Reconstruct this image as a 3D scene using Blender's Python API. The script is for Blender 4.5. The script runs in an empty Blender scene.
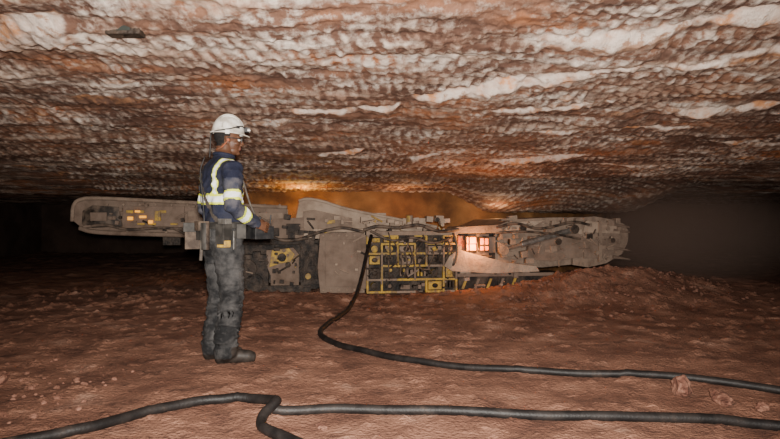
import bpy, bmesh, math, random
import numpy as np
from mathutils import Vector, Matrix, noise as mnoise
random.seed(7)
S=bpy.context.scene
COL=S.collection

# ------------------------------------------------------------ materials
def sock(n,name,val):
    if name in n.inputs: n.inputs[name].default_value=val
def mat(name,c1,c2=None,scale=6.0,rough=0.8,metal=0.0,bump=0.0,bscale=40.0,c3=None,lo=0.4,hi=0.6,dust=None,dlo=.45,dhi=.65,dscale=3.0,detail=6):
    m=bpy.data.materials.new(name); m.use_nodes=True
    nt=m.node_tree; N=nt.nodes; Lk=nt.links
    b=N['Principled BSDF']; sock(b,'Roughness',rough); sock(b,'Metallic',metal); sock(b,'Specular IOR Level',0.3)
    c2=c2 or c1
    tc=N.new('ShaderNodeTexCoord')
    nz=N.new('ShaderNodeTexNoise'); nz.inputs['Scale'].default_value=scale; nz.inputs['Detail'].default_value=detail
    Lk.new(tc.outputs['Object'],nz.inputs['Vector'])
    r=N.new('ShaderNodeValToRGB'); r.color_ramp.elements[0].position=lo; r.color_ramp.elements[1].position=hi
    r.color_ramp.elements[0].color=(*c1,1); r.color_ramp.elements[1].color=(*c2,1)
    if c3:
        e=r.color_ramp.elements.new(min(.95,hi+.1)); e.color=(*c3,1)
    Lk.new(nz.outputs['Fac'],r.inputs['Fac']); out=r.outputs['Color']
    if dust:
        n2=N.new('ShaderNodeTexNoise'); n2.inputs['Scale'].default_value=dscale; n2.inputs['Detail'].default_value=8; n2.inputs['Roughness'].default_value=.7
        Lk.new(tc.outputs['Object'],n2.inputs['Vector'])
        mr=N.new('ShaderNodeMapRange'); mr.inputs['From Min'].default_value=dlo; mr.inputs['From Max'].default_value=dhi
        Lk.new(n2.outputs['Fac'],mr.inputs['Value'])
        mx=N.new('ShaderNodeMixRGB'); mx.inputs['Color2'].default_value=(*dust,1)
        Lk.new(mr.outputs['Result'],mx.inputs['Fac']); Lk.new(out,mx.inputs['Color1']); out=mx.outputs['Color']
    Lk.new(out,b.inputs['Base Color'])
    if bump>0:
        n3=N.new('ShaderNodeTexNoise'); n3.inputs['Scale'].default_value=bscale; n3.inputs['Detail'].default_value=8
        Lk.new(tc.outputs['Object'],n3.inputs['Vector'])
        bp=N.new('ShaderNodeBump'); bp.inputs['Strength'].default_value=bump; bp.inputs['Distance'].default_value=.02
        Lk.new(n3.outputs['Fac'],bp.inputs['Height']); Lk.new(bp.outputs['Normal'],b.inputs['Normal'])
    return m
def emis(name,c,s):
    m=bpy.data.materials.new(name); m.use_nodes=True
    b=m.node_tree.nodes['Principled BSDF']; b.inputs['Base Color'].default_value=(*c,1)
    b.inputs['Emission Color'].default_value=(*c,1); b.inputs['Emission Strength'].default_value=s
    return m

DUST=(.32,.235,.18)
M_grey=mat('dusty_steel',(.15,.105,.08),(.23,.17,.13),9,.85,.0,.7,30,dust=DUST,dlo=.35,dhi=.72,dscale=3)
M_pale=mat('pale_salt_dust',(.36,.27,.205),(.26,.19,.145),7,.9,0,.7,25,dust=(.44,.34,.265),dlo=.4,dhi=.7)
M_dark=mat('dark_greasy_steel',(.012,.009,.008),(.045,.031,.023),9,.6,.1,.6,40,dust=(.14,.10,.075),dlo=.48,dhi=.8,dscale=6)
M_brown=mat('brown_dusty_panel',(.125,.085,.063),(.185,.13,.10),7,.85,0,.5,25,dust=(.26,.19,.148),dlo=.38,dhi=.75,dscale=3)
M_yel=mat('worn_yellow_paint',(.56,.35,.05),(.38,.24,.05),11,.6,0,.4,40,dust=(.19,.13,.08),dlo=.46,dhi=.62,dscale=10)
M_red=mat('red_orange_paint',(.45,.10,.035),(.25,.07,.03),8,.6,0,.2,40,dust=(.22,.12,.08),dlo=.46,dhi=.6,dscale=8)
M_hose=mat('hydraulic_hose_rubber',(.03,.022,.018),(.14,.10,.075),9,.6,0,.2,60)
M_black=mat('black_plastic',(.012,.012,.013),(.03,.028,.028),20,.5)
M_steel=mat('bare_steel',(.35,.33,.31),(.2,.18,.16),15,.4,.7,.2,60)
M_lamp=emis('amber_lamp_glass',(1,.30,.012),2.6)
M_lamp2=emis('warm_lamp_glass',(1,.20,.01),1.8)
M_lamp3=emis('small_marker_lamp_glass',(1,.40,.015),1.0)

# ------------------------------------------------------------ numpy noise
rng=np.random.RandomState(3)
TAB=rng.rand(256,256)
def vn(x,y,ox=0):
    x=np.asarray(x,float)+ox*17.3+1000; y=np.asarray(y,float)+ox*9.7+1000
    xi=np.floor(x).astype(int); yi=np.floor(y).astype(int); fx=x-xi; fy=y-yi
    fx=fx*fx*(3-2*fx); fy=fy*fy*(3-2*fy)
    a=TAB[xi%256,yi%256]; b=TAB[(xi+1)%256,yi%256]; c=TAB[xi%256,(yi+1)%256]; d=TAB[(xi+1)%256,(yi+1)%256]
    return (a*(1-fx)+b*fx)*(1-fy)+(c*(1-fx)+d*fx)*fy
def fbm(x,y,o=4,seed=0):
    s=0;a=.5;t=0
    for i in range(o):
        s=s+a*vn(x*2**i,y*2**i,seed+i*3); t+=a; a*=.5
    return s/t
def tri(t): 
    f=t-np.floor(t); return np.abs(f*2-1)
def saw(t): 
    f=t-np.floor(t); return np.where(f<.75,f/.75,(1-f)/.25)
def sstep(a,b,x):
    t=np.clip((x-a)/(b-a),0,1); return t*t*(3-2*t)

def gridmesh(name,X,Y,Z,attrs=None,flip=False,m=None):
    ny,nx=X.shape
    co=np.stack([X,Y,Z],-1).reshape(-1,3).astype(np.float32)
    idx=np.arange(ny*nx).reshape(ny,nx)
    a=idx[:-1,:-1].ravel(); b=idx[:-1,1:].ravel(); c=idx[1:,1:].ravel(); d=idx[1:,:-1].ravel()
    q=np.stack([a,d,c,b] if flip else [a,b,c,d],-1).astype(np.int32)
    me=bpy.data.meshes.new(name); me.vertices.add(len(co)); me.vertices.foreach_set('co',co.ravel())
    nf=len(q); me.loops.add(nf*4); me.loops.foreach_set('vertex_index',q.ravel())
    me.polygons.add(nf); me.polygons.foreach_set('loop_start',np.arange(0,nf*4,4,dtype=np.int32))
    me.polygons.foreach_set('loop_total',np.full(nf,4,dtype=np.int32))
    me.polygons.foreach_set('use_smooth',np.ones(nf,dtype=bool))
    me.update(calc_edges=True)
    for k,v in (attrs or {}).items():
        at=me.attributes.new(k,'FLOAT','POINT'); at.data.foreach_set('value',v.ravel().astype(np.float32))
    ob=bpy.data.objects.new(name,me); COL.objects.link(ob)
    if m: me.materials.append(m)
    return ob
def axis(parts):
    out=[]
    for a,b,s in parts: out+=list(np.arange(a,b,s))
    return np.array(out+[parts[-1][1]])

# ------------------------------------------------------------ floor
def floor_h(x,y):
    x=np.asarray(x,float); y=np.asarray(y,float)
    z=.05*(fbm(x*.8,y*.8,3,1)-.5)+.034*(fbm(x*3.2,y*3.2,4,5)-.5)
    rough=np.clip((y-5)/4,0,1)
    z=z+rough*.08*(fbm(x*2.2,y*2.2,3,9)-.5)
    z=z+.36*np.exp(-((x-3.2)/1.15)**2-((y-8.75)/.75)**2)*(.7+.6*fbm(x*3,y*3,3,12))
    z=z+.20*np.exp(-((x-4.9)/1.5)**2-((y-9.5)/1.0)**2)
    z=z+.13*np.exp(-((x-1.7)/1.0)**2-((y-8.3)/.5)**2)
    z=z+.10*np.exp(-((x+1.8)/1.6)**2-((y-8.3)/.35)**2)
    lump=fbm(x*9,y*9,3,21); z=z+.07*np.clip(lump-.60,0,1)*(1+rough*1.8)
    l2=fbm(x*20,y*20,2,25); z=z+.05*np.clip(l2-.70,0,1)
    return z
xs=axis([(-12,-5,.12),(-5,5,.02),(5,12,.12)]); ys=axis([(-2,2.5,.12),(2.5,9.5,.018),(9.5,22,.1)])
X,Y=np.meshgrid(xs,ys); Z=floor_h(X,Y)
fm=mat('red_salt_muck_floor',(.155,.070,.045),(.29,.145,.095),2.3,.95,0,1.0,45,c3=(.40,.23,.165),lo=.36,hi=.6,dust=(.10,.045,.030),dlo=.5,dhi=.68,dscale=4,detail=12)
gridmesh('floor',X,Y,Z,m=fm)

# ------------------------------------------------------------ ceiling
LIPS=[ # x0,y0,x1,y1,amp,width
 (.18,5.30,1.1,4.92,.10,.14),(.9,4.95,1.75,4.62,.06,.10),(1.55,4.70,3.3,4.12,.06,.08),
 (.95,4.2,2.8,3.62,.06,.15),(-.95,5.85,-.3,5.75,.045,.07),(-.35,5.72,.1,5.6,.04,.06),
 (.95,5.75,2.1,5.62,.03,.05),(2.2,5.75,3.9,5.5,.055,.09),(-.95,7.75,-.3,7.4,.06,.1),(.25,8.1,.7,7.8,.06,.09),
 (1.35,8.2,2.6,7.9,.07,.14),(3.6,7.1,5.2,7.15,.06,.09),(-1.65,6.35,-1.05,6.15,.07,.15),(1.4,6.7,2.0,6.6,.05,.08),
 (2.3,6.5,3.3,6.55,.04,.07),(-2.75,3.98,-2.0,3.62,.05,.12),(-3.6,4.6,-2.7,4.2,.03,.06),
 (2.8,8.7,4.4,8.6,.06,.1)]
def ceil_base(x,y):
    z=np.clip(2.75-.1*y,1.62,2.62)
    win=sstep(.9,1.9,x)*(1-sstep(4.4,5.4,x))
    return z-.36*win*sstep(9.8,11.5,y)
def ceil_fields(xs,x,y):
    wx=.30*(fbm(x*.8,y*.8,3,31)-.5)+.05*fbm(x*6,y*6,2,33); wy=.6*(fbm(x*.6,y*.6,3,37)-.5)
    f1=(x+wx-.45*(y+wy)+.035*y*y)/.105; f2=(x+wx*1.4+.36*(y+wy))/.155; f3=(y+wy-.10*x+.10*vn(x*1.3,y*1.3,5))/.21
    a1=np.clip(2.1*fbm(x*1.3,y*2.2,3,41)-.5,0,1.2); a2=np.clip(2.1*fbm(x*1.3,y*2.2,3,47)-.6,0,1.2)
    g1=saw(f1); g2=tri(f2); g3=saw(f3)
    fine=fbm(x*18,y*11,3,51)
    ridge=.62*(a1*g1+a2*g2)+.8*(fine-.5)
    g=.019*ridge+.015*g3*(.2+fbm(x*1.5,y*1.5,2,53))+.020*(fine-.5)
    big=.10*(fbm(x*.6,y*1.3,3,61)-.5)+.10*(fbm(x*1.3,y*4,4,67)-.5)
    arc=sstep(9.3,10.2,y)*sstep(.9,1.6,x)
    rr=np.sqrt((x-3.0)**2+((y-11.6)*1.2)**2)/.16
    z=ceil_base(x,y)-g*(1-.6*arc)+big*(1-.5*arc)-.025*arc*tri(rr)
    lip=np.zeros_like(x)
    for i,(x0,y0,x1,y1,am,wd) in enumerate(LIPS):
        t=(xs-x0)/(x1-x0); tt=np.clip(t,0,1)
        yl=y0+(y1-y0)*t+.20*(fbm(xs*2.6,xs*0+i*3.3,5,71)-.5)*2
        env=np.clip(tt*(1-tt)*5,0,1)**.7*np.clip(2.0*fbm(xs*3.0,xs*0+i,4,77)-.3,.10,1.4)
        env=np.where((t<0)|(t>1),0,env)[None,:]
        d=y-yl[None,:]; w=wd*env+1e-4
        up=np.clip(d/w,0,1); dn=np.exp(-np.clip(d-w,0,9)/.35)
        z=z-am*env*up*dn
        L=np.clip(env*2.2,0,1)*sstep(-.03,.0,d)*(1-sstep(.8,2.4,d/w+1.2*(fine-.5)))
        z=z+L*g*.35
        lip=np.maximum(lip,L)
    return z,lip,ridge
xs=axis([(-12,-5.2,.12),(-5.2,5.2,.014),(5.2,12,.12)]); ys=axis([(-2,3,.12),(3,9,.014),(9,12,.03),(12,22,.15)])
X,Y=np.meshgrid(xs,ys); Z,lip,g=ceil_fields(xs,X,Y)
def ceiling_mat():
    m=bpy.data.materials.new('cut_potash_salt_roof'); m.use_nodes=True; nt=m.node_tree; N=nt.nodes; L=nt.links
    b=N['Principled BSDF']; b.inputs['Roughness'].default_value=.8; sock(b,'Specular IOR Level',.35)
    tc=N.new('ShaderNodeTexCoord')
    def nz(sc,det,mp=None,ro=.6):
        n=N.new('ShaderNodeTexNoise'); n.inputs['Scale'].default_value=sc; n.inputs['Detail'].default_value=det; n.inputs['Roughness'].default_value=ro
        if mp:
            q=N.new('ShaderNodeMapping'); q.inputs['Scale'].default_value=mp; L.new(tc.outputs['Object'],q.inputs['Vector']); L.new(q.outputs['Vector'],n.inputs['Vector'])
        else: L.new(tc.outputs['Object'],n.inputs['Vector'])
        return n.outputs['Fac']
    def ramp(f,els):
        r=N.new('ShaderNodeValToRGB'); e=r.color_ramp.elements
        e[0].position=els[0][0]; e[0].color=(*els[0][1],1); e[1].position=els[-1][0]; e[1].color=(*els[-1][1],1)
        for p,c in els[1:-1]:
            k=e.new(p); k.color=(*c,1)
        L.new(f,r.inputs['Fac']); return r.outputs['Color']
    def mix(f,a,c,mode='MIX'):
        x=N.new('ShaderNodeMixRGB'); x.blend_type=mode
        if isinstance(f,float): x.inputs['Fac'].default_value=f
        else: L.new(f,x.inputs['Fac'])
        L.new(a,x.inputs['Color1']) 
        if isinstance(c,tuple): x.inputs['Color2'].default_value=(*c,1)
        else: L.new(c,x.inputs['Color2'])
        return x.outputs['Color']
    def math_(op,a,bv,clamp=False):
        x=N.new('ShaderNodeMath'); x.operation=op; x.use_clamp=clamp
        for i,v in enumerate((a,bv)):
            if isinstance(v,(int,float)): x.inputs[i].default_value=v
            else: L.new(v,x.inputs[i])
        return x.outputs[0]
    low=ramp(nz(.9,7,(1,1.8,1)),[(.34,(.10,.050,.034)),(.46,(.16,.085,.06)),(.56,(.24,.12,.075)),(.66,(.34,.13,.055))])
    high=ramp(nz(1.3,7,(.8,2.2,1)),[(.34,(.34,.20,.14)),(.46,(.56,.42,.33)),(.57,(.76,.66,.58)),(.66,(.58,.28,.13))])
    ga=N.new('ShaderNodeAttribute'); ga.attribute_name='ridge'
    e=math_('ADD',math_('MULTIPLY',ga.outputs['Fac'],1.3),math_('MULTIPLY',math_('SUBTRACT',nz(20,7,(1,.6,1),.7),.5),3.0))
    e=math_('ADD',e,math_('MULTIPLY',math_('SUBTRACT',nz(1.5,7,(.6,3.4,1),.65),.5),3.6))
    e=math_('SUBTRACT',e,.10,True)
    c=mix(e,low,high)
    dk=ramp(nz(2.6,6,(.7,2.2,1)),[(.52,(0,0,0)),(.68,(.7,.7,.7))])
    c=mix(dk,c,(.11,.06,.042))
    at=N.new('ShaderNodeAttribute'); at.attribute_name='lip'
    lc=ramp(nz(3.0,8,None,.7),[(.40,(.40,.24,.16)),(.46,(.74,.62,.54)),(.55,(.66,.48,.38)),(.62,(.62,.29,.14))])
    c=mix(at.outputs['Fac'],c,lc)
    L.new(c,b.inputs['Base Color'])
    bp=N.new('ShaderNodeBump'); bp.inputs['Strength'].default_value=.8; bp.inputs['Distance'].default_value=.018
    L.new(nz(32,7,(1,.6,1),.65),bp.inputs['Height']); L.new(bp.outputs['Normal'],b.inputs['Normal'])
    return m
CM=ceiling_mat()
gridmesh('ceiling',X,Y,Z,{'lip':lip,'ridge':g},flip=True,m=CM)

# ------------------------------------------------------------ walls (curved working face)
def wall(name,path,zt,m,dx=.05,amp=.12):
    P=[Vector((*p,0)) for p in path]; pts=[]
    for a,b in zip(P[:-1],P[1:]):
        n=max(2,int((b-a).length/dx))
        for i in range(n): pts.append(a.lerp(b,i/n))
    pts.append(P[-1])
    px=np.array([p.x for p in pts]); py=np.array([p.y for p in pts])
    s=np.arange(len(pts))*dx; zz=np.arange(-.3,zt,.05)
    SX,ZZ=np.meshgrid(s,zz); XX=np.tile(px,(len(zz),1)); YY=np.tile(py,(len(zz),1))
    nzv=amp*(fbm(SX*1.2,ZZ*2,4,81)-.5)+.03*tri(ZZ/.11+.4*SX)
    tx=np.gradient(px); ty=np.gradient(py); l=np.sqrt(tx**2+ty**2)+1e-6
    XX=XX+nzv*(ty/l); YY=YY-nzv*(tx/l)
    return gridmesh(name,XX,YY,ZZ,m=m)
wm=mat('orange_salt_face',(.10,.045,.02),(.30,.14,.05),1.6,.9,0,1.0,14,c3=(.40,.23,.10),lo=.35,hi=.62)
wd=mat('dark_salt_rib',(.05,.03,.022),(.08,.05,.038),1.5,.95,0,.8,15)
wall('wall_back',[(-3.2,19.5),(-3.2,12.4),(-2.8,11.5),(-1.5,11.2),(1.6,11.3),(2.8,12.0),(4.0,13.2),(5.0,14.4),(5.8,16),(6,19.5)],2.2,wm)
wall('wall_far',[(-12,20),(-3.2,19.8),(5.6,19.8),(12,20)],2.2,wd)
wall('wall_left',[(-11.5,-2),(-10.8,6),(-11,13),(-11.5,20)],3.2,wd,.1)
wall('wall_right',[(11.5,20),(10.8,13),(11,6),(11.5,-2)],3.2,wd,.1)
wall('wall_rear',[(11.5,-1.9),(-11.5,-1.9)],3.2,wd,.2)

# ------------------------------------------------------------ geometry group builder
def tube(bm,pts,rad,n=10,sx=1,sy=1,up=None):
    pts=[Vector(p) for p in pts]
    if not hasattr(rad,'__len__'): rad=[rad]*len(pts)
    t0=(pts[1]-pts[0]).normalized(); t1=(pts[-1]-pts[-2]).normalized()
    P=[pts[0]-t0*rad[0]*.35]+pts+[pts[-1]+t1*rad[-1]*.35]; R=[rad[0]*.6]+list(rad)+[rad[-1]*.6]
    ref=Vector(up) if up else (Vector((0,0,1)) if abs(t0.z)<.8 else Vector((1,0,0)))
    rings=[]
    a=None
    for i,p in enumerate(P):
        t=(P[min(i+1,len(P)-1)]-P[max(i-1,0)]).normalized()
        if a is None: a=(ref-t*ref.dot(t)).normalized()
        else: a=(a-t*a.dot(t)).normalized()
        b=t.cross(a)
        rings.append([bm.verts.new(p+(a*math.cos(k*2*math.pi/n)*sx+b*math.sin(k*2*math.pi/n)*sy)*R[i]) for k in range(n)])
    fs=[]
    for r0,r1 in zip(rings[:-1],rings[1:]):
        for k in range(n): fs.append(bm.faces.new((r0[k],r0[(k+1)%n],r1[(k+1)%n],r1[k])))
    fs.append(bm.faces.new(rings[0][::-1])); fs.append(bm.faces.new(rings[-1]))
    return fs
def crom(pts,n=8):
    P=[Vector(p) for p in pts]; P=[P[0]*2-P[1]]+P+[P[-1]*2-P[-2]]; out=[]
    for i in range(1,len(P)-2):
        for k in range(n):
            t=k/n; a,b,c,d=P[i-1:i+3]
            out.append(.5*((2*b)+(c-a)*t+(2*a-5*b+4*c-d)*t*t+(3*b-a-3*c+d)*t**3))
    out.append(P[-2]); return out
class G:
    def __init__(s,name): s.name=name; s.bm=bmesh.new(); s.mats=[]
    def mi(s,m):
        if m not in s.mats: s.mats.append(m)
        return s.mats.index(m)
    def _mark(s,n0,m,smooth=False):
        s.bm.faces.ensure_lookup_table(); i=s.mi(m)
        for k in range(n0,len(s.bm.faces)):
            f=s.bm.faces[k]; f.material_index=i; f.smooth=smooth
    def box(s,x0,x1,y0,y1,z0,z1,m,rot=None):
        n0=len(s.bm.faces); c=Vector(((x0+x1)/2,(y0+y1)/2,(z0+z1)/2))
        M=Matrix.Translation(c)@(rot or Matrix.Identity(4))@Matrix.Diagonal((abs(x1-x0),abs(y1-y0),abs(z1-z0),1))
        bmesh.ops.create_cube(s.bm,size=1,matrix=M); s._mark(n0,m)
    def prism(s,pts,y0,y1,m):
        n0=len(s.bm.faces)
        a=[s.bm.verts.new((p[0],y0,p[1])) for p in pts]; b=[s.bm.verts.new((p[0],y1,p[1])) for p in pts]
        n=len(pts); fs=[s.bm.faces.new(a),s.bm.faces.new(b[::-1])]
        for i in range(n): fs.append(s.bm.faces.new((a[i],b[i],b[(i+1)%n],a[(i+1)%n])))
        bmesh.ops.recalc_face_normals(s.bm,faces=fs); s._mark(n0,m)
    def cyl(s,p0,p1,r,m,r2=None,n=20):
        n0=len(s.bm.faces); p0=Vector(p0);p1=Vector(p1); d=p1-p0
        M=Matrix.Translation((p0+p1)/2)@d.to_track_quat('Z','Y').to_matrix().to_4x4()
        bmesh.ops.create_cone(s.bm,cap_ends=True,segments=n,radius1=r,radius2=r if r2 is None else r2,depth=d.length,matrix=M); s._mark(n0,m)
    def tube(s,pts,r,m,smooth=True,c=True,n=8):
        n0=len(s.bm.faces); tube(s.bm,crom(pts,6) if c else pts,r,n); s._mark(n0,m,smooth)
    def ell(s,c,r,m,rot=None,seg=16):
        n0=len(s.bm.faces)
        M=Matrix.Translation(c)@(rot or Matrix.Identity(4))@Matrix.Diagonal((*r,1))
        bmesh.ops.create_uvsphere(s.bm,u_segments=seg,v_segments=seg//2+2,radius=1,matrix=M); s._mark(n0,m,True)
    def done(s,parent=None,bevel=.01,loc=None):
        me=bpy.data.meshes.new(s.name); s.bm.to_mesh(me); s.bm.free()
        for m in s.mats: me.materials.append(m)
        ob=bpy.data.objects.new(s.name,me); COL.objects.link(ob)
        if bevel:
            b=ob.modifiers.new('bev','BEVEL'); b.width=bevel; b.segments=2; b.limit_method='ANGLE'; b.angle_limit=math.radians(40)
        if parent: ob.parent=parent
        if loc: ob.location=loc
        return ob
def empty(name,loc,rz=0):
    e=bpy.data.objects.new(name,None); COL.objects.link(e); e.location=loc; e.rotation_euler=(0,0,rz); e.empty_display_size=.2; return e

# ------------------------------------------------------------ continuous mining machine
MM=empty('continuous_mining_machine',(0,8.9,0),math.atan(.15))
R_=random.Random(11)
def rivets(g,x0,x1,z,y,n,m=M_grey,r=.018):
    for i in range(n):
        x=x0+(x1-x0)*i/(n-1); g.cyl((x,y-.02,z),(x,y+.01,z),r,m,n=8)
def clutter(g,n,x0,x1,z0,z1,y,ms,smin=.03,smax=.12):
    for i in range(n):
        x=x0+(x1-x0)*R_.random(); z=z0+(z1-z0)*R_.random(); w=smin+(smax-smin)*R_.random(); h=smin+(smax-smin)*R_.random()*.6
        k=R_.random(); m=R_.choice(ms); yy=y-.01-.05*R_.random()
        if k<.55: g.box(x,x+w,yy,y+.1,z,z+h,m,Matrix.Rotation(R_.uniform(-.15,.15),4,'Y'))
        elif k<.75: g.cyl((x,yy-.01,z),(x,y+.08,z),w*.35,m,n=12)
        else: g.cyl((x,yy,z),(x+R_.uniform(-.2,.2),yy,z+R_.uniform(-.12,.12)),.014,m,n=8)
# tail conveyor boom
g=G('conveyor_boom')
prof=[(-4.46,1.08),(-4.44,1.30),(-4.36,1.37),(-4.12,1.385),(-3.2,1.345),(-2.2,1.30),(-1.5,1.27),(-1.5,.84),(-2.6,.86),(-3.6,.90),(-4.15,.93),(-4.36,.99)]
g.prism(prof,.30,.36,M_brown); g.prism(prof,1.35,1.41,M_grey)
g.prism([(-4.30,1.06),(-4.2,1.24),(-3.9,1.27),(-1.5,1.18),(-1.5,.92),(-4.1,1.0)],.36,1.35,M_dark)
g.tube([(-4.47,.28,1.08),(-4.45,.28,1.29),(-4.36,.28,1.38),(-4.1,.28,1.40),(-3.2,.28,1.36),(-1.5,.28,1.28)],.028,M_grey)
g.tube([(-4.37,.28,.98),(-4.1,.28,.92),(-3.0,.28,.875),(-1.5,.28,.83)],.035,M_brown)
g.cyl((-4.22,.27,1.15),(-4.22,1.45,1.15),.10,M_dark)
g.prism([(-4.34,1.03),(-4.33,1.22),(-4.2,1.30),(-3.85,1.28),(-3.8,1.0),(-4.2,.98)],.27,.31,M_dark)
g.box(-4.22,-4.0,.24,.28,1.08,1.20,M_brown)
g.box(-3.80,-2.95,.27,.31,.97,1.29,M_dark)
g.tube([(-4.3,.22,1.0),(-4.0,.22,1.02),(-3.7,.22,.96),(-3.2,.22,.98),(-2.6,.22,.93)],.022,M_hose)
for i in range(5):
    x=-3.74+i*.15
    if i in(0,1,3): g.box(x,x+.09,.24,.28,1.19,1.23,M_yel)
    if i in(1,2,4): g.box(x,x+.10,.24,.28,1.02,1.05,M_yel)
for x,z,w,h in [(-3.72,1.09,.07,.05),(-3.56,1.12,.09,.035),(-3.44,1.04,.06,.05),(-3.62,1.20,.07,.03)]: g.box(x,x+w,.225,.27,z,z+h,M_lamp3)
g.box(-3.35,-3.27,.22,.27,1.08,1.22,M_yel)
g.box(-2.9,-2.2,.25,.31,1.0,1.22,M_grey); g.box(-2.15,-1.55,.22,.31,.95,1.2,M_grey)
clutter(g,30,-4.0,-1.6,.92,1.30,.28,[M_grey,M_brown,M_dark,M_dark],.02,.08)
rivets(g,-4.0,-1.6,1.31,.28,12); rivets(g,-4.0,-1.6,.92,.28,10)
for i in range(14): g.box(-4.1+i*.18,-4.02+i*.18,.5,1.2,1.26,1.30,M_dark)
g.box(-3.3,-3.05,.5,.62,.72,.92,M_dark); g.cyl((-2.9,.4,.83),(-2.0,.4,.50),.05,M_dark); g.cyl((-2.6,.4,.72),(-2.0,.4,.50),.035,M_steel)
g.done(MM,.012)
# rear chassis
g=G('rear_chassis')
g.box(-2.15,-1.0,.15,2.2,.18,.80,M_dark); g.box(-2.15,-1.75,.0,.3,.12,.60,M_dark)
g.prism([(-2.05,.80),(-2.05,1.02),(-1.9,1.10),(-1.25,1.13),(-1.25,.80)],.05,1.9,M_brown)
g.prism([(-1.72,.14),(-1.72,.30),(-1.78,.44),(-1.78,.66),(-1.40,.70),(-1.32,.6),(-1.32,.14)],.0,.3,M_brown)
g.prism([(-1.74,.42),(-1.70,.66),(-1.46,.69),(-1.38,.60),(-1.44,.50),(-1.6,.47)],-.03,.02,M_yel)
g.cyl((-1.56,-.05,.56),(-1.56,.0,.56),.06,M_dark); g.box(-1.30,-1.05,.0,.3,.10,.75,M_dark)
g.box(-1.95,-1.15,-.03,.2,.04,.16,M_brown); g.box(-2.2,-1.1,.0,.25,.74,.83,M_grey)
for i in range(6): g.box(-1.27+i*.038,-1.25+i*.038,-.02,.02,.2,.65,M_dark)
g.cyl((-2.05,-.05,.40),(-2.05,.2,.40),.14,M_dark); g.cyl((-1.95,-.05,.2),(-1.95,.2,.2),.13,M_dark)
g.box(-2.0,-1.6,.0,.1,.86,.98,M_dark); g.box(-1.5,-1.3,.0,.1,.88,1.04,M_grey)
clutter(g,45,-2.1,-1.1,.15,1.1,.0,[M_dark,M_grey,M_dark,M_dark,M_brown],.03,.13)
clutter(g,8,-1.75,-1.3,.4,.7,-.02,[M_yel,M_brown],.02,.07)
g.done(MM,.012)
# sloped pale deck & hull
g=G('hull')
g.prism([(-1.42,.82),(-1.32,1.36),(-1.20,1.395),(-.98,1.36),(-.6,1.24),(.1,1.10),(.72,.98),(.72,.82)],.10,2.1,M_pale)
g.prism([(-1.30,.90),(-1.26,1.22),(-1.1,1.24),(-.55,1.12),(-.55,.90)],.06,.11,M_grey)
g.tube([(-1.32,.08,1.37),(-1.20,.08,1.40),(-.98,.08,1.365),(-.6,.08,1.25),(.1,.08,1.11),(.72,.08,.99)],.022,M_pale)
g.box(-1.05,2.1,.15,2.2,.10,.85,M_dark)
g.prism([(-1.02,.05),(-1.06,.40),(-1.02,.90),(-.42,.92),(-.36,.84),(-.36,.10),(-.5,.04)],-.08,.15,M_brown)
g.prism([(-.95,.14),(-.95,.80),(-.50,.82),(-.46,.14)],-.10,-.07,M_brown)
rivets(g,-.98,-.42,.87,-.09,6); rivets(g,-.98,-.42,.09,-.09,6)
g.box(-1.05,-.38,-.10,.1,.92,.97,M_grey)
for x,z,w,h in [(-.3,.97,.18,.10),(.0,.99,.14,.09),(.22,.96,.2,.08),(.5,.93,.12,.09)]: g.box(x,x+w,.0,.2,z,z+h,M_grey)
g.cyl((.30,.05,1.0),(.30,.05,1.16),.05,M_yel); g.cyl((.42,.08,.98),(.42,.08,1.12),.04,M_grey)
g.box(-.2,.0,.4,.8,1.05,1.20,M_grey); g.box(.2,.55,.05,.3,1.02,1.12,M_brown)
clutter(g,45,-1.3,.85,.86,1.10,.02,[M_pale,M_grey,M_dark,M_brown,M_yel],.03,.13)
clutter(g,8,-.95,-.5,.15,.8,-.09,[M_brown,M_grey],.02,.07)
g.done(MM,.012)
# yellow valve bank framework
g=G('valve_bank_frame')
X0,X1=-.34,.98
g.box(X0,X1,.06,.12,.04,.88,M_dark)
zs=[.04,.22,.42,.60,.74,.86]; xsx=[X0,-.13,.10,.36,.53,.79,X1]
for zi,z in enumerate(zs):
    for i in range(6):
        if R_.random()<.66: g.box(xsx[i]-.01,xsx[i+1]+.01,-.08+.02*R_.random(),-.03,z-.014,z+.018,R_.choice([M_yel,M_grey,M_yel]))
for x in xsx:
    for j in range(5):
        if R_.random()<.72: g.box(x-.015,x+.015,-.09+.02*R_.random(),-.02,zs[j],zs[j+1],R_.choice([M_yel,M_brown,M_yel]))
for i in range(6):
    for j in range(5):
        a,b=xsx[i]+.03,xsx[i+1]-.03; c,d=zs[j]+.03,zs[j+1]-.03; k=R_.random()
        cx,cz=(a+b)/2,(c+d)/2
        if k<.38:
            g.box(a,b,-.07,.05,c,d,R_.choice([M_yel,M_grey,M_yel])); g.ell((cx,-.07,cz),(.045,.02,.035),R_.choice([M_dark,M_yel]))
        elif k<.6:
            g.cyl((cx,-.06,cz),(cx,.06,cz),.05,R_.choice([M_yel,M_grey,M_pale])); g.cyl((cx,-.075,cz),(cx,-.05,cz),.028,M_dark)
        elif k<.75:
            for q in range(3): g.box(a+.01+q*.05,a+.035+q*.05,-.05,.05,c+.02,d-.01,R_.choice([M_yel,M_grey,M_brown]))
        else: g.box(a+.02,b-.04,-.04,.06,c+.01,d-.05,M_brown)
clutter(g,50,X0,X1-.08,.06,.86,-.05,[M_yel,M_brown,M_grey,M_dark,M_dark],.02,.08)
for i in range(14):
    x=X0+.05+R_.random()*1.2; z=.35+.4*R_.random(); g.tube([(x,-.05,z+.2),(x+.03,-.13,z+.1),(x+.2*R_.random()-.1,-.11,z-.1),(x+.06,-.03,z-.2)],.012,M_hose)
g.box(X0-.02,X1+.02,-.1,.15,.87,.93,M_grey)
g.done(MM,.006)
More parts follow.
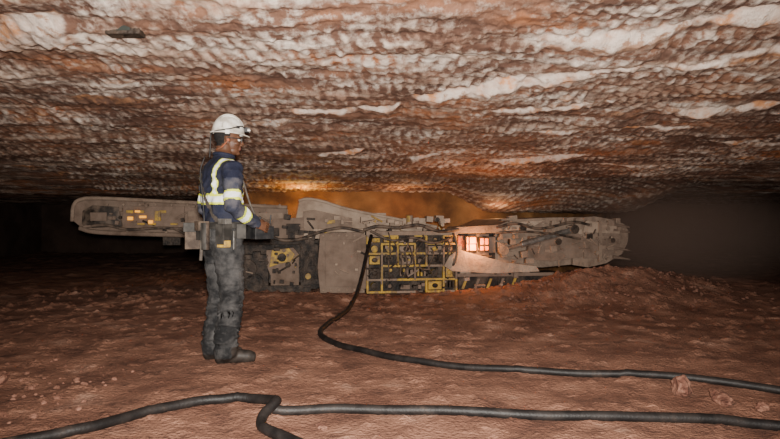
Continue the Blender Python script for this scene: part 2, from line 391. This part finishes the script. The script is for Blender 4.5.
# lamp bay
g=G('work_lamp_bay')
g.box(.98,1.62,.05,.4,.42,.98,M_dark); g.box(1.02,1.18,-.02,.1,.58,.86,M_red); g.box(1.50,1.60,-.02,.1,.60,.84,M_brown)
g.box(1.18,1.50,-.01,.06,.56,.88,M_brown)
g.box(1.12,1.29,-.085,-.01,.62,.86,M_dark); g.box(1.33,1.48,-.085,-.01,.62,.84,M_dark)
g.box(1.135,1.275,-.10,-.08,.64,.84,M_lamp); g.box(1.345,1.465,-.10,-.08,.64,.82,M_lamp2)
g.box(1.16,1.18,-.11,-.09,.63,.85,M_dark); g.box(1.13,1.28,-.11,-.09,.73,.745,M_dark); g.box(1.39,1.41,-.11,-.09,.63,.83,M_dark); g.box(1.34,1.47,-.11,-.09,.70,.73,M_dark)
g.prism([(.92,.92),(1.0,.99),(1.62,1.02),(1.7,.94),(1.62,.90),(.98,.89)],-.06,.5,M_grey)
clutter(g,16,1.0,1.6,.45,.98,.0,[M_brown,M_grey,M_dark],.03,.09)
g.done(MM,.006)
# pale shield + skirts
g=G('gathering_head_shield')
g.prism([(.78,.42),(.86,.56),(1.0,.66),(1.2,.60),(1.75,.46),(2.2,.40),(2.25,.32),(1.5,.30),(.9,.34)],-.14,.35,M_pale)
g.prism([(1.02,.0),(1.02,.30),(2.6,.30),(2.75,.16),(2.75,.0)],-.05,.3,M_dark)
for i in range(5):
    x=1.06+i*.19; g.prism([(x,.07),(x+.06,.22),(x+.10,.22),(x+.04,.07)],-.07,-.04,M_brown if i%2 else M_yel)
g.box(1.0,2.5,-.08,.0,.25,.30,M_brown)
clutter(g,18,1.0,2.6,.05,.32,-.06,[M_brown,M_dark,M_grey],.03,.12)
g.done(MM,.012)
# cutter boom
g=G('cutter_boom')
g.prism([(1.55,.45),(1.6,.98),(1.9,1.10),(2.5,1.13),(3.2,1.14),(3.3,1.08),(3.3,.50),(3.1,.42),(2.4,.36),(1.9,.38)],.10,2.2,M_grey)
g.prism([(1.75,.95),(1.9,1.06),(2.4,1.09),(2.4,.98),(1.9,.88)],.04,.12,M_pale)
g.prism([(2.1,.50),(2.15,.84),(2.9,.90),(3.05,.80),(3.0,.52),(2.5,.46)],.0,.12,M_brown)
g.cyl((2.0,-.02,.72),(2.9,.02,.95),.05,M_grey); g.cyl((1.7,-.02,.64),(2.1,-.02,.74),.032,M_steel)
g.cyl((1.72,-.06,.64),(1.72,.1,.64),.08,M_brown); g.cyl((2.85,-.06,.95),(2.85,.1,.95),.07,M_grey)
clutter(g,60,1.6,3.1,.42,1.10,.03,[M_pale,M_grey,M_dark,M_brown],.03,.16)
g.tube([(1.6,-.05,.98),(1.9,-.08,1.04),(2.3,-.05,.96),(2.8,-.05,1.06),(3.1,-.02,1.02)],.022,M_hose)
g.tube([(1.6,-.05,.90),(2.0,-.08,.92),(2.5,-.06,.88),(2.95,-.03,.80)],.018,M_hose)
g.done(MM,.015)
# tapered cutting head
g=G('cutting_head')
hp=[(2.85,.40),(2.9,1.12),(3.2,1.15),(3.50,1.10),(3.70,1.03),(3.77,.92),(3.76,.74),(3.66,.56),(3.4,.42),(3.1,.36)]
g.prism(hp,.02,.16,M_grey); g.prism([(3.0,.90),(3.05,1.08),(3.45,1.04),(3.62,.96),(3.6,.88)],-.02,.03,M_pale)
g.prism([(3.02,.50),(3.02,.78),(3.5,.80),(3.62,.72),(3.55,.58),(3.3,.50)],-.01,.03,M_brown)
g.box(3.0,3.64,-.03,.03,.81,.85,M_grey); g.box(3.25,3.30,-.04,.03,.45,1.08,M_grey)
for z in (.52,.66,.94,1.02): g.cyl((3.50,.0,z),(3.78,.0,z-.04),.03,M_brown,.012,n=8)
clutter(g,26,3.0,3.6,.46,1.05,-.01,[M_grey,M_brown,M_dark,M_pale],.03,.12)
cx,cz=3.40,.78
g.cyl((cx,.18,cz),(cx,2.3,cz),.30,M_brown,n=32)
for k in range(14):
    for j in range(7):
        a=2*math.pi*(k+j*.37)/14; y=.28+j*.3; d=Vector((math.cos(a),0,math.sin(a))); t=Vector((-d.z,0,d.x))
        p=Vector((cx,y,cz))+d*.28
        g.cyl(p-d*.03,p+d*.04,.04,M_brown,n=8); g.cyl(p+d*.03,p+d*.08+t*.03,.02,M_steel,.006,n=8)
g.done(MM,.012)
# crawler tracks
g=G('crawler_track')
for y0,y1 in ((.12,.5),(1.8,2.2)):
    g.prism([(-.9,.06),(-1.0,.2),(-.9,.36),(1.9,.36),(2.05,.2),(1.9,.06)],y0+.05,y1-.05,M_dark)
    for i in range(24):
        x=-.95+i*.125; g.box(x,x+.09,y0,y1,.015,.07,M_grey)
        g.box(x,x+.09,y0,y1,.34,.39,M_grey)
    for x in (-.8,-.3,.2,.7,1.2,1.8): g.cyl((x,y0,.2),(x,y1,.2),.13,M_brown)
g.done(MM,.006)
# hoses
g=G('hoses')
g.tube([(-.40,-.12,.95),(-.2,-.14,1.0),(.1,-.14,.98),(.4,-.14,1.02),(.7,-.14,.93),(1.0,-.12,.95)],.024,M_hose)
g.tube([(-1.3,-.06,.82),(-1.0,-.14,.93),(-.7,-.14,.98),(-.4,-.14,.92)],.022,M_hose)
g.tube([(-2.2,-.02,1.0),(-1.8,-.06,.88),(-1.5,-.06,.80),(-1.2,-.08,.84)],.022,M_hose)
g.tube([(.92,-.12,.9),(.97,-.17,.7),(.94,-.17,.5),(.9,-.1,.4)],.02,M_hose)
g.tube([(-.3,-.13,.93),(.0,-.2,.80),(.3,-.18,.84),(.6,-.18,.76),(.9,-.14,.84)],.018,M_hose)
g.tube([(-3.1,.22,.98),(-2.8,.18,.86),(-2.5,.2,.98),(-2.2,.18,.9)],.02,M_hose)
g.done(MM,0)

# ------------------------------------------------------------ cables
def fz(x,y): return float(floor_h(x,y))
def cable(name,pts,r,m):
    P=crom([(p[0],p[1],p[2] if len(p)>2 and p[2] is not None else 0) for p in pts],14)
    zf=[fz(v.x,v.y) for v in P]
    out=[]
    for i,v in enumerate(P):
        w=zf[max(0,i-4):i+5]; z=max(sum(w)/len(w),zf[i]-.006)
        out.append(Vector((v.x,v.y,z+r*.9+max(0,v.z))))
    bm=bmesh.new(); tube(bm,out,r,14)
    for f in bm.faces: f.smooth=True
    me=bpy.data.meshes.new(name); bm.to_mesh(me); bm.free(); me.materials.append(m)
    ob=bpy.data.objects.new(name,me); COL.objects.link(ob); return ob
M_cab=mat('black_rubber_cable',(.007,.006,.006),(.018,.015,.014),10,.55,0,.15,80,dust=(.07,.045,.033),dlo=.58,dhi=.8,dscale=5)
cable('power_cable',[(-.27,8.74,.84),(-.30,8.5,.66),(-.36,8.15,.36),(-.43,7.8,.12),(-.50,7.3),(-.58,6.5),(-.67,5.95),(-.62,5.6),(-.45,5.28),(-.15,4.98),(.23,4.68),(.79,4.42),(1.457,4.24),(2.07,4.06),(2.5,3.78),(2.9,3.4),(3.6,2.9)],.026,M_cab)
cable('trailing_cable',[(-2.3,2.4),(-1.9,2.78),(-1.67,3.00),(-1.53,3.13),(-1.36,3.36),(-1.12,3.56),(-.90,3.62),(-.76,3.58,.01),(-.66,3.47,.035),(-.635,3.37,.05),(-.68,3.27,.02),(-.67,3.17),(-.59,3.07),(-.48,2.98),(-.38,2.85)],.028,M_cab)
cable('coiled_cable',[(-.69,3.41),(-.64,3.405),(-.56,3.41),(-.287,3.45),(.17,3.41),(.61,3.34),(1.15,3.29),(1.68,3.24),(2.0,3.18),(2.5,3.0),(3.2,2.8)],.027,M_cab)

# ------------------------------------------------------------ rocks
def rockbm(c,s,seed,sub):
    b=bmesh.new(); bmesh.ops.create_icosphere(b,subdivisions=sub,radius=1)
    rr=random.Random(seed); rot=Matrix.Rotation(rr.random()*6,3,'Z')@Matrix.Rotation(rr.random()*.5,3,'X')
    pl=[Vector((rr.uniform(-1,1),rr.uniform(-1,1),rr.uniform(-1,1))).normalized() for _ in range(9)]
    vs=[]
    for v in b.verts:
        p=v.co.copy()
        for q in pl:
            d=p.dot(q)-.72
            if d>0: p-=q*d
        p*=1+.25*mnoise.noise(p*2.5+Vector((seed,0,0)))
        vs.append(rot@Vector((p.x*s[0],p.y*s[1],p.z*s[2]))+Vector(c))
    fs=[[v.index for v in f.verts] for f in b.faces]; b.free(); return vs,fs
M_rock=mat('red_salt_rock',(.13,.055,.038),(.26,.13,.09),14,.9,0,.9,40,lo=.4,hi=.6)
M_pebble=mat('red_salt_pebble',(.13,.058,.038),(.24,.12,.085),3,.95,0,.5,40)
for i,(x,y,s) in enumerate([(1.83,3.80,(.09,.06,.07)),(1.99,3.66,(.14,.06,.035)),(2.13,3.48,(.05,.04,.03)),(-2.62,4.05,(.09,.07,.05)),(-.36,3.22,(.07,.03,.012))]):
    vs,fs=rockbm((0,0,0),s,i+3,3)
    me=bpy.data.meshes.new('rock'); me.from_pydata(vs,[],fs); me.materials.append(M_rock)
    ob=bpy.data.objects.new('rock',me); COL.objects.link(ob); ob.location=(x,y,fz(x,y)+s[2]*.5)
rr=random.Random(5); AV=[];AF=[]
for i in range(420):
    x=rr.gauss(3.0,1.0); y=rr.gauss(8.3,.5); s=rr.uniform(.008,.032)
    if y>8.85+.15*x-.2 : y=8.55+.15*x-rr.random()*.5
    if x<.9: continue
    vs,fs=rockbm((x,y,fz(x,y)+s*.2),(s,s*rr.uniform(.6,1),s*.7),i,2)
    o=len(AV); AV+=vs; AF+=[[k+o for k in f] for f in fs]
me=bpy.data.meshes.new('rubble_stones'); me.from_pydata(AV,[],AF); me.materials.append(M_pebble)
COL.objects.link(bpy.data.objects.new('rubble_stones',me))
rr=random.Random(8); AV=[];AF=[]
for i in range(150):
    x=rr.gauss(-2.45,.45); y=rr.gauss(3.75,.45); s=rr.uniform(.006,.026)
    if x>-1.75 or y<3.1: continue
    vs,fs=rockbm((x,y,fz(x,y)+s*.2),(s,s*rr.uniform(.6,1),s*.7),i+700,2)
    o=len(AV); AV+=vs; AF+=[[k+o for k in f] for f in fs]
me=bpy.data.meshes.new('loose_rubble'); me.from_pydata(AV,[],AF); me.materials.append(M_pebble)
COL.objects.link(bpy.data.objects.new('loose_rubble',me))
# roof plate
g=G('roof_bolt_plate'); 
g.box(-.11,.11,-.05,.05,-.06,.03,M_dark); g.box(-.04,.05,-.056,-.05,-.04,.02,mat('grey_tag',(.05,.055,.05),(.03,.035,.03))); g.cyl((0,0,-.06),(0,0,.2),.015,M_dark); g.cyl((-.08,-.03,.0),(-.08,-.03,.2),.01,M_steel)
g.done(None,.006,(-1.70,3.90,2.34))

# ------------------------------------------------------------ miner (person)
PX,PY=-1.285,4.66
MAN=empty('miner_man',(PX,PY,fz(PX,PY)+.0),math.radians(40))
def rings(bm,rs,n=24):
    R=[]
    for (cx,cy,z,rx,ry) in rs:
        R.append([bm.verts.new((cx+rx*math.copysign(abs(math.cos(a))**.85,math.cos(a)),cy+ry*math.copysign(abs(math.sin(a))**.85,math.sin(a)),z)) for a in [k*2*math.pi/n for k in range(n)]])
    for a,b in zip(R[:-1],R[1:]):
        for k in range(n): bm.faces.new((a[k],a[(k+1)%n],b[(k+1)%n],b[k]))
    bm.faces.new(R[0][::-1]); bm.faces.new(R[-1])
def remeshed(bm,name,vox,smooth=3):
    me=bpy.data.meshes.new(name+'_src'); bm.to_mesh(me); bm.free()
    o=bpy.data.objects.new(name+'_src',me); COL.objects.link(o)
    r=o.modifiers.new('r','REMESH'); r.mode='VOXEL'; r.voxel_size=vox
    s=o.modifiers.new('s','SMOOTH'); s.iterations=smooth; s.factor=.5
    dg=bpy.context.evaluated_depsgraph_get(); dg.update()
    m2=bpy.data.meshes.new_from_object(o.evaluated_get(dg)); m2.name=name
    bpy.data.objects.remove(o); bpy.data.meshes.remove(me)
    for p in m2.polygons: p.use_smooth=True
    ob=bpy.data.objects.new(name,m2); COL.objects.link(ob); m2.materials.clear(); return ob
V=Vector
RS,RE,RW=V((-.01,-.195,1.455)),V((-.045,-.265,1.175)),V((.19,-.185,1.05))
LS,LE,LW=V((-.01,.195,1.455)),V((-.03,.265,1.17)),V((.20,.145,1.04))
bm=bmesh.new()
rings(bm,[(0,0,.80,.10,.15),(-.01,0,.90,.138,.18),(0,0,1.0,.130,.172),(.0,0,1.06,.120,.16),(0,0,1.12,.136,.178),(-.005,0,1.22,.142,.188),(-.01,0,1.34,.143,.20),(-.015,0,1.43,.132,.205),(-.012,0,1.49,.11,.185),(-.005,0,1.535,.08,.13),(.0,0,1.565,.066,.08),(.005,0,1.60,.063,.066)])
tube(bm,[(0,0,1.52),(.015,0,1.60),(.025,0,1.66)],[.062,.056,.055],16)
for sh,el,wr in ((RS,RE,RW),(LS,LE,LW)):
    tube(bm,[sh.lerp(V((0,0,1.44)),.35),sh,sh.lerp(el,.35),sh.lerp(el,.75),el,el.lerp(wr,.25),el.lerp(wr,.6),wr],[.075,.080,.073,.066,.062,.060,.052,.045],16)
fdir=[V((.93,-.36,0)),V((.95,-.30,0))]
FT=[(-.01,-.10),(-.02,.095)]
for (fx,fy),fd,sg in ((FT[0],fdir[0],-1),(FT[1],fdir[1],1)):
    tube(bm,[(0,sg*.085,.93),(.01,sg*.092,.78),(.02,sg*.098,.60),(.025,sg*.098,.47),(.0,sg*.098,.30),(fx-.01,fy,.17),(fx-.01,fy,.09),(fx-.01,fy,.06)],[.118,.114,.098,.092,.090,.088,.092,.086],18)
    h=V((fx,fy,0))
    tube(bm,[h-fd*.075+V((0,0,.05)),h+V((0,0,.058)),h+fd*.09+V((0,0,.05)),h+fd*.16+V((0,0,.042)),h+fd*.20+V((0,0,.036))],[.048,.05,.05,.048,.036],14)
    tube(bm,[h+V((0,0,.05)),h+V((0,0,.14))],[.05,.055],12)
body=remeshed(bm,'body',.0085,5)
me=body.data
for v in me.vertices:
    p=v.co
    if p.z<.012: p.z=0.004; continue
    amp=0
    if p.z<1.02:
        if p.z>.12: amp=.012 if p.z>.45 else .020
        q=V((p.x*7,p.y*7,p.z*17))
    elif p.z<1.56:
        amp=.011; q=V((p.x*9,p.y*9,p.z*13+p.y*6))
    if amp:
        n=v.normal; d=amp*(1-2.4*abs(mnoise.noise(q))-.5*abs(mnoise.noise(q*2.1))); v.co=p+n*(d-amp*.4)
def segd(p,a,b):
    ab=b-a; t=max(0,min(1,(p-a).dot(ab)/ab.length_squared)); return (p-(a+ab*t)).length,t
m_navy=mat('navy_work_shirt',(.006,.008,.022),(.014,.017,.036),9,.85,0,.3,120,dust=(.035,.034,.042),dlo=.5,dhi=.8,dscale=7)
m_slv=mat('flash_lit_navy_sleeve',(.022,.025,.042),(.045,.046,.062),9,.85,0,.3,120,dust=(.10,.092,.095),dlo=.45,dhi=.8,dscale=9)  # greyer, lighter copy of the shirt navy: flash light on the sleeves put into colour
m_tro=mat('dusty_dark_trousers',(.010,.010,.011),(.024,.024,.025),5,.9,0,.4,110,dust=(.11,.103,.10),dlo=.42,dhi=.80,dscale=5)
m_boot=mat('black_rubber_boot',(.012,.010,.009),(.035,.028,.024),12,.55)
m_skin=mat('dark_brown_skin',(.085,.037,.020),(.11,.050,.028),12,.5,0,.1,90)
m_yelt=mat('fluorescent_yellow_tape',(.66,.70,.05),(.5,.55,.05),12,.6)
m_silv=mat('silver_reflective_tape',(.85,.85,.84),(.70,.70,.70),14,.45)
m_belt=mat('black_belt_webbing',(.02,.018,.016),(.05,.045,.04),14,.7)
m_strap=mat('grey_harness_strap',(.06,.048,.040),(.10,.085,.07),14,.8)
m_hair=mat('short_black_hair',(.008,.007,.007),(.015,.013,.012),60,.8,0,.5,200)
BM=[m_navy,m_tro,m_boot,m_skin,m_yelt,m_silv,m_belt,m_slv,m_strap]
for m in BM: me.materials.append(m)
for f in me.polygons:
    p=f.center; mi=0
    dr,tr=segd(p,RS,RE); dr2,tr2=segd(p,RE,RW); dl,tl=segd(p,LS,LE); dl2,tl2=segd(p,LE,LW)
    arm=None
    if min(dr,dl)<.10 and abs(p.y)>.192 and p.z>1.12: arm=('u',tr if dr<dl else tl)
    if min(dr2,dl2)<.075 and (p.x>.07 or abs(p.y)>.2): arm=('f',tr2 if dr2<dl2 else tl2)
    if arm:
        k,t=arm; mi=7 if (k=='f' or t>.3) else 0
        if k=='u' and .60<t<.86: mi=5 if .66<t<.80 else 4
        if k=='f' and .28<t<.58: mi=5 if .35<t<.51 else 4
    elif p.z>1.585: mi=3
    elif p.z>1.065:
        mi=0
        if 1.195<p.z<1.275: mi=5 if 1.212<p.z<1.258 else 4
        elif p.z>1.275 and .105<abs(p.y)<.148: mi=5 if .114<abs(p.y)<.139 else 4
        if p.x<.05:
            a=V((0,.12,1.50)); b=V((0,-.12,1.05)); d,_=segd(V((0,p.y,p.z)),a,b)
            if d<.020: mi=8
    elif p.z>1.015: mi=6
    else:
        mi=1
        for (fx,fy),fd in zip(FT,fdir):
            q=V((p.x-fx,p.y-fy,0)); fwd=q.dot(fd)
            if p.z<.045 or (p.z<.13 and fwd>.088): mi=2
    f.material_index=mi
body.parent=MAN
# ---- head
bm=bmesh.new()
def ell(bm,c,r,rot=None,seg=24):
    M=Matrix.Translation(c)@(rot or Matrix.Identity(4))@Matrix.Diagonal((*r,1)); bmesh.ops.create_uvsphere(bm,u_segments=seg,v_segments=16,radius=1,matrix=M)
ell(bm,(-.012,0,.03),(.098,.076,.092)); ell(bm,(.030,0,-.025),(.064,.060,.080)); ell(bm,(.035,0,-.082),(.052,.046,.036))
ell(bm,(.074,0,-.100),(.020,.022,.017)); ell(bm,(.075,0,.022),(.020,.052,.014))
tube(bm,[(.090,0,.008),(.105,0,-.015),(.112,0,-.032)],[.008,.011,.013],10); ell(bm,(.098,.011,-.036),(.012,.010,.009)); ell(bm,(.098,-.011,-.036),(.012,.010,.009))
ell(bm,(.088,0,-.058),(.015,.026,.008)); ell(bm,(.087,0,-.071),(.014,.023,.008))
for s in (1,-1):
    ell(bm,(.055,s*.042,-.028),(.028,.020,.020)); ell(bm,(-.008,s*.077,-.008),(.018,.008,.031),Matrix.Rotation(-.25,4,'Y')); ell(bm,(-.004,s*.077,-.034),(.011,.008,.012))
tube(bm,[(-.028,0,.0),(-.035,0,-.08),(-.045,0,-.17)],[.056,.054,.058],16)
head=remeshed(bm,'head',.0042,3)
for m in (m_skin,m_hair,mat('lip_skin',(.12,.045,.035),(.14,.05,.04),20,.5)): head.data.materials.append(m)
for f in head.data.polygons:
    p=f.center
    if (p.x<.012 and p.z>-.055 and abs(p.y)<.083 and not((p.x>-.032) and p.z<.02)) : f.material_index=1
    elif p.x>.088 and -.08<p.z<-.05: f.material_index=2
HR=empty('head_group',(.045,0,1.70)); HR.parent=MAN; HR.rotation_euler=(0,math.radians(3),math.radians(-22))
head.parent=HR
g=G('eyes')
mw=mat('eye_white',(.7,.66,.6)); 
for s in (1,-1): g.ell((.078,s*.031,.0),(.013,.015,.010),mw); g.ell((.088,s*.031,.0),(.005,.006,.006),M_black)
g.done(HR,0)
g=G('safety_glasses')
mg=mat('tinted_lens',(.10,.10,.10),(.14,.14,.14),10,.15)
for s in (1,-1):
    g.tube([(-.01,s*.083,.008),(.05,s*.078,.006),(.088,s*.066,.004)],.0035,M_black,c=False); g.ell((.098,s*.034,-.001),(.006,.030,.019),mg)
g.tube([(.103,-.06,.018),(.11,0,.018),(.103,.06,.018)],.003,M_black)
g.ell((-.004,.086,-.012),(.012,.008,.012),M_red); g.ell((-.004,-.086,-.012),(.012,.008,.012),M_red)
g.tube([(-.004,-.088,-.015),(-.05,-.07,-.07),(-.09,0,-.085),(-.05,.07,-.07),(-.004,.088,-.015)],.003,M_red)
g.done(HR,0)
# helmet
M_hat=mat('white_hard_hat_shell',(.74,.71,.65),(.50,.46,.40),13,.4,0,.05,30,dust=(.36,.31,.25),dlo=.52,dhi=.68,dscale=14)
g=G('hard_hat'); n=40; R=[]
def hr(z,rx,ry,front):
    out=[]
    for k in range(n):
        a=k*2*math.pi/n; c=math.cos(a); x=c*rx+(front*max(0,c)**2)
        out.append(g.bm.verts.new((x-.004,math.sin(a)*ry,z-(.012*max(0,c)**2 if front>0 else 0))))
    return out
R=[hr(.042,.112,.092,.0),hr(.040,.136,.112,.03),hr(.046,.138,.114,.03),hr(.056,.124,.102,.004)]
for i in range(1,10):
    t=i/10*math.pi/2; R.append(hr(.060+.125*math.sin(t),.122*math.cos(t)**.85,.100*math.cos(t)**.85,0))
i0=g.mi(M_hat)
for a,b in zip(R[:-1],R[1:]):
    for k in range(n): f=g.bm.faces.new((a[k],a[(k+1)%n],b[(k+1)%n],b[k])); f.smooth=True
g.bm.faces.new(R[-1]).smooth=True
g.tube([(-.112,0,.09),(-.085,0,.145),(-.04,0,.182),(.0,0,.190),(.04,0,.182),(.082,0,.148),(.108,0,.10)],.011,M_hat)
for s in (1,-1): g.tube([(-.095,s*.04,.10),(-.05,s*.045,.163),(.0,s*.045,.177),(.05,s*.045,.163),(.09,s*.04,.11)],.007,M_hat)
g.box(.112,.140,-.022,.022,.070,.105,M_black); g.cyl((.13,0,.09),(.158,0,.088),.022,M_black,n=16); g.cyl((.158,0,.088),(.161,0,.088),.018,M_steel,n=16)
g.box(-.025,.02,-.109,-.097,.072,.108,mat('hat_sticker_dark',(.06,.07,.09))); g.box(-.078,-.048,-.099,-.080,.080,.118,mat('hat_sticker_orange',(.45,.18,.06)),Matrix.Rotation(-.55,4,'Z')); g.box(.045,.075,-.100,-.085,.08,.10,m_silv,Matrix.Rotation(.45,4,'Z'))
g.box(-.03,.0,-.118,-.105,.03,.06,M_black)
g.tube([(.12,-.02,.10),(.08,-.085,.10),(.0,-.112,.07),(-.09,-.085,.05),(-.128,-.03,.03),(-.13,-.02,-.05),(-.13,-.02,-.15)],.005,M_black)
g.done(HR,0)
# collar + gear
g=G('shirt_collar')
pts=[( .01+.072*math.cos(a),.074*math.sin(a),1.575+.012*math.cos(a+math.pi)) for a in [k*2*math.pi/20 for k in range(21)]]
g.tube(pts,.014,m_navy,c=False); g.done(MAN,0)
g=G('tool_belt')
pts=[(-.003+.137*math.cos(a),.180*math.sin(a),1.035) for a in [k*2*math.pi/28 for k in range(29)]]
n0=len(g.bm.faces); tube(g.bm,pts,.011,8,sx=2.2,sy=.8,up=(0,0,1)); g._mark(n0,m_belt,True)
RZ=lambda d:Matrix.Rotation(math.radians(d),4,'Z')
M_lea=mat('worn_leather_pouch',(.045,.030,.022),(.10,.07,.05),14,.7,0,.4,60)
g.box(-.245,-.135,.05,.17,.86,1.05,M_lea,RZ(-25)); g.box(-.255,-.15,.05,.18,.99,1.06,m_belt,RZ(-25))
g.box(-.20,-.12,-.06,.03,.93,1.06,m_belt,RZ(0)); g.box(-.215,-.13,-.055,.025,1.0,1.07,M_lea)
g.box(-.13,-.04,-.245,-.165,.90,1.05,m_belt,RZ(20)); g.box(-.12,-.06,-.255,-.175,.88,.93,M_yel,RZ(20)); g.box(-.11,-.05,-.25,-.17,1.05,1.09,M_steel,RZ(20))
g.box(.02,.09,-.225,-.165,.94,1.05,m_belt,RZ(-20)); g.cyl((-.19,-.06,.93),(-.20,-.06,.78),.012,m_strap); g.cyl((.0,-.2,1.0),(.0,-.2,.86),.014,M_steel)
g.cyl((-.18,-.1,.86),(-.18,-.1,1.06),.03,M_dark)
g.done(MAN,.008)
g=G('cap_lamp_cord'); g.tube([(-.13,.03,1.56),(-.165,.03,1.45),(-.165,.0,1.3),(-.16,-.02,1.15),(-.16,-.03,1.06)],.005,M_black); g.done(MAN,0)
# remote control
g=G('remote_control_box')
g.box(.21,.37,-.13,.11,.93,1.03,M_black); g.box(.22,.36,-.12,.10,1.03,1.045,M_dark)
for y in (-.07,-.02,.04): g.cyl((.28,y,1.04),(.28,y,1.09),.007,M_steel,n=8); g.ell((.28,y,1.095),(.012,.012,.012),M_black,seg=8)
g.tube([(.25,-.13,1.04),(.16,-.14,1.2),(.10,-.12,1.4),(.03,-.08,1.55)],.008,m_strap); g.tube([(.25,.11,1.04),(.16,.14,1.2),(.10,.12,1.4),(.03,.08,1.55)],.008,m_strap)
g.cyl((.35,-.10,1.03),(.36,-.10,1.12),.006,M_black,n=8)
g.done(MAN,.012)
# hands
def hand(name,wr,u,nrm,side):
    bm=bmesh.new(); u=u.normalized(); nrm=(nrm-u*nrm.dot(u)).normalized(); w=u.cross(nrm)*side
    tube(bm,[wr-u*.03,wr+u*.02,wr+u*.05,wr+u*.08],[.028,.028,.03,.028],12,sx=.6,sy=1.2,up=nrm)
    for off,ln in ((.031,.92),(.0105,1.0),(-.0105,.95),(-.031,.78)):
        p=wr+u*.02+w*off*.5; k=wr+u*.088+w*off; pts=[p,k]; ang=0
        for L,da in ((.040,28),(.026,42),(.021,30)):
            ang+=math.radians(da); pts.append(pts[-1]+(u*math.cos(ang)+nrm*math.sin(ang))*L*ln)
        tube(bm,pts,[.013,.0105,.0095,.0088,.0075],10)
    tube(bm,[wr+u*.02+w*.018,wr+u*.045+w*.038+nrm*.012,wr+u*.075+w*.045+nrm*.03,wr+u*.095+w*.038+nrm*.042],[.015,.013,.0105,.009],10)
    o=remeshed(bm,name,.0033,2); o.data.materials.append(m_skin); o.parent=MAN; return o
hand('right_hand',RW,V((.80,.10,-.22)),V((0,1,-.1)),1)
hand('left_hand',LW,V((.80,-.08,-.22)),V((0,-1,-.1)),-1)

# ------------------------------------------------------------ dust cloud
def dust_cloud():
    bm=bmesh.new(); bmesh.ops.create_icosphere(bm,subdivisions=3,radius=1)
    me=bpy.data.meshes.new('dust_cloud'); bm.to_mesh(me); bm.free()
    o=bpy.data.objects.new('dust_cloud',me); COL.objects.link(o); o.location=(4.7,9.5,.85); o.scale=(1.9,1.5,.85)
    m=bpy.data.materials.new('airborne_salt_dust'); m.use_nodes=True; nt=m.node_tree; nt.nodes.clear()
    out=nt.nodes.new('ShaderNodeOutputMaterial'); v=nt.nodes.new('ShaderNodeVolumePrincipled')
    v.inputs['Color'].default_value=(.60,.42,.35,1)
    tc=nt.nodes.new('ShaderNodeTexCoord'); ln=nt.nodes.new('ShaderNodeVectorMath'); ln.operation='LENGTH'
    nt.links.new(tc.outputs['Object'],ln.inputs[0])
    mr=nt.nodes.new('ShaderNodeMapRange'); mr.inputs['From Min'].default_value=1; mr.inputs['From Max'].default_value=.1; mr.inputs['To Min'].default_value=0; mr.inputs['To Max'].default_value=.85
    nt.links.new(ln.outputs['Value'],mr.inputs['Value']); nt.links.new(mr.outputs['Result'],v.inputs['Density']); nt.links.new(v.outputs['Volume'],out.inputs['Volume'])
    me.materials.append(m)
dust_cloud()

# ------------------------------------------------------------ lights
def light(name,kind,loc,power,col=(1,1,1),size=.1,target=None,spot=None,blend=.6):
    l=bpy.data.lights.new(name,kind); l.energy=power; l.color=col
    if kind=='AREA': l.size=size
    else: l.shadow_soft_size=size
    if spot: l.spot_size=math.radians(spot); l.spot_blend=blend
    o=bpy.data.objects.new(name,l); COL.objects.link(o); o.location=loc
    if target: o.rotation_euler=(Vector(target)-Vector(loc)).to_track_quat('-Z','Y').to_euler()
    return o
light('photographer_flash','SPOT',(.05,-.15,1.2),2800,(1,.94,.86),.06,(-.1,8,1.3),100,1.0)
light('machine_rear_work_lamp','POINT',(-1.55,10.6,1.38),42,(1,.50,.08),.06)
light('machine_deck_work_lamp','POINT',(.3,10.6,1.34),8,(1,.42,.14),.06)
light('machine_face_work_lamp','POINT',(1.9,10.9,1.22),5,(1,.55,.25),.08)
light('amber_work_lamp','POINT',(1.26,8.84,.72),24,(1,.36,.08),.05)
W=bpy.data.worlds.new('mine_darkness'); S.world=W; W.use_nodes=True
W.node_tree.nodes['Background'].inputs['Color'].default_value=(.01,.008,.007,1); W.node_tree.nodes['Background'].inputs['Strength'].default_value=.3

cam=bpy.data.cameras.new('camera'); co=bpy.data.objects.new('camera',cam); COL.objects.link(co)
co.location=(0,0,1.1); co.rotation_euler=(math.radians(90),0,0); cam.lens=28.0; cam.sensor_width=36; cam.clip_start=.05
S.camera=co
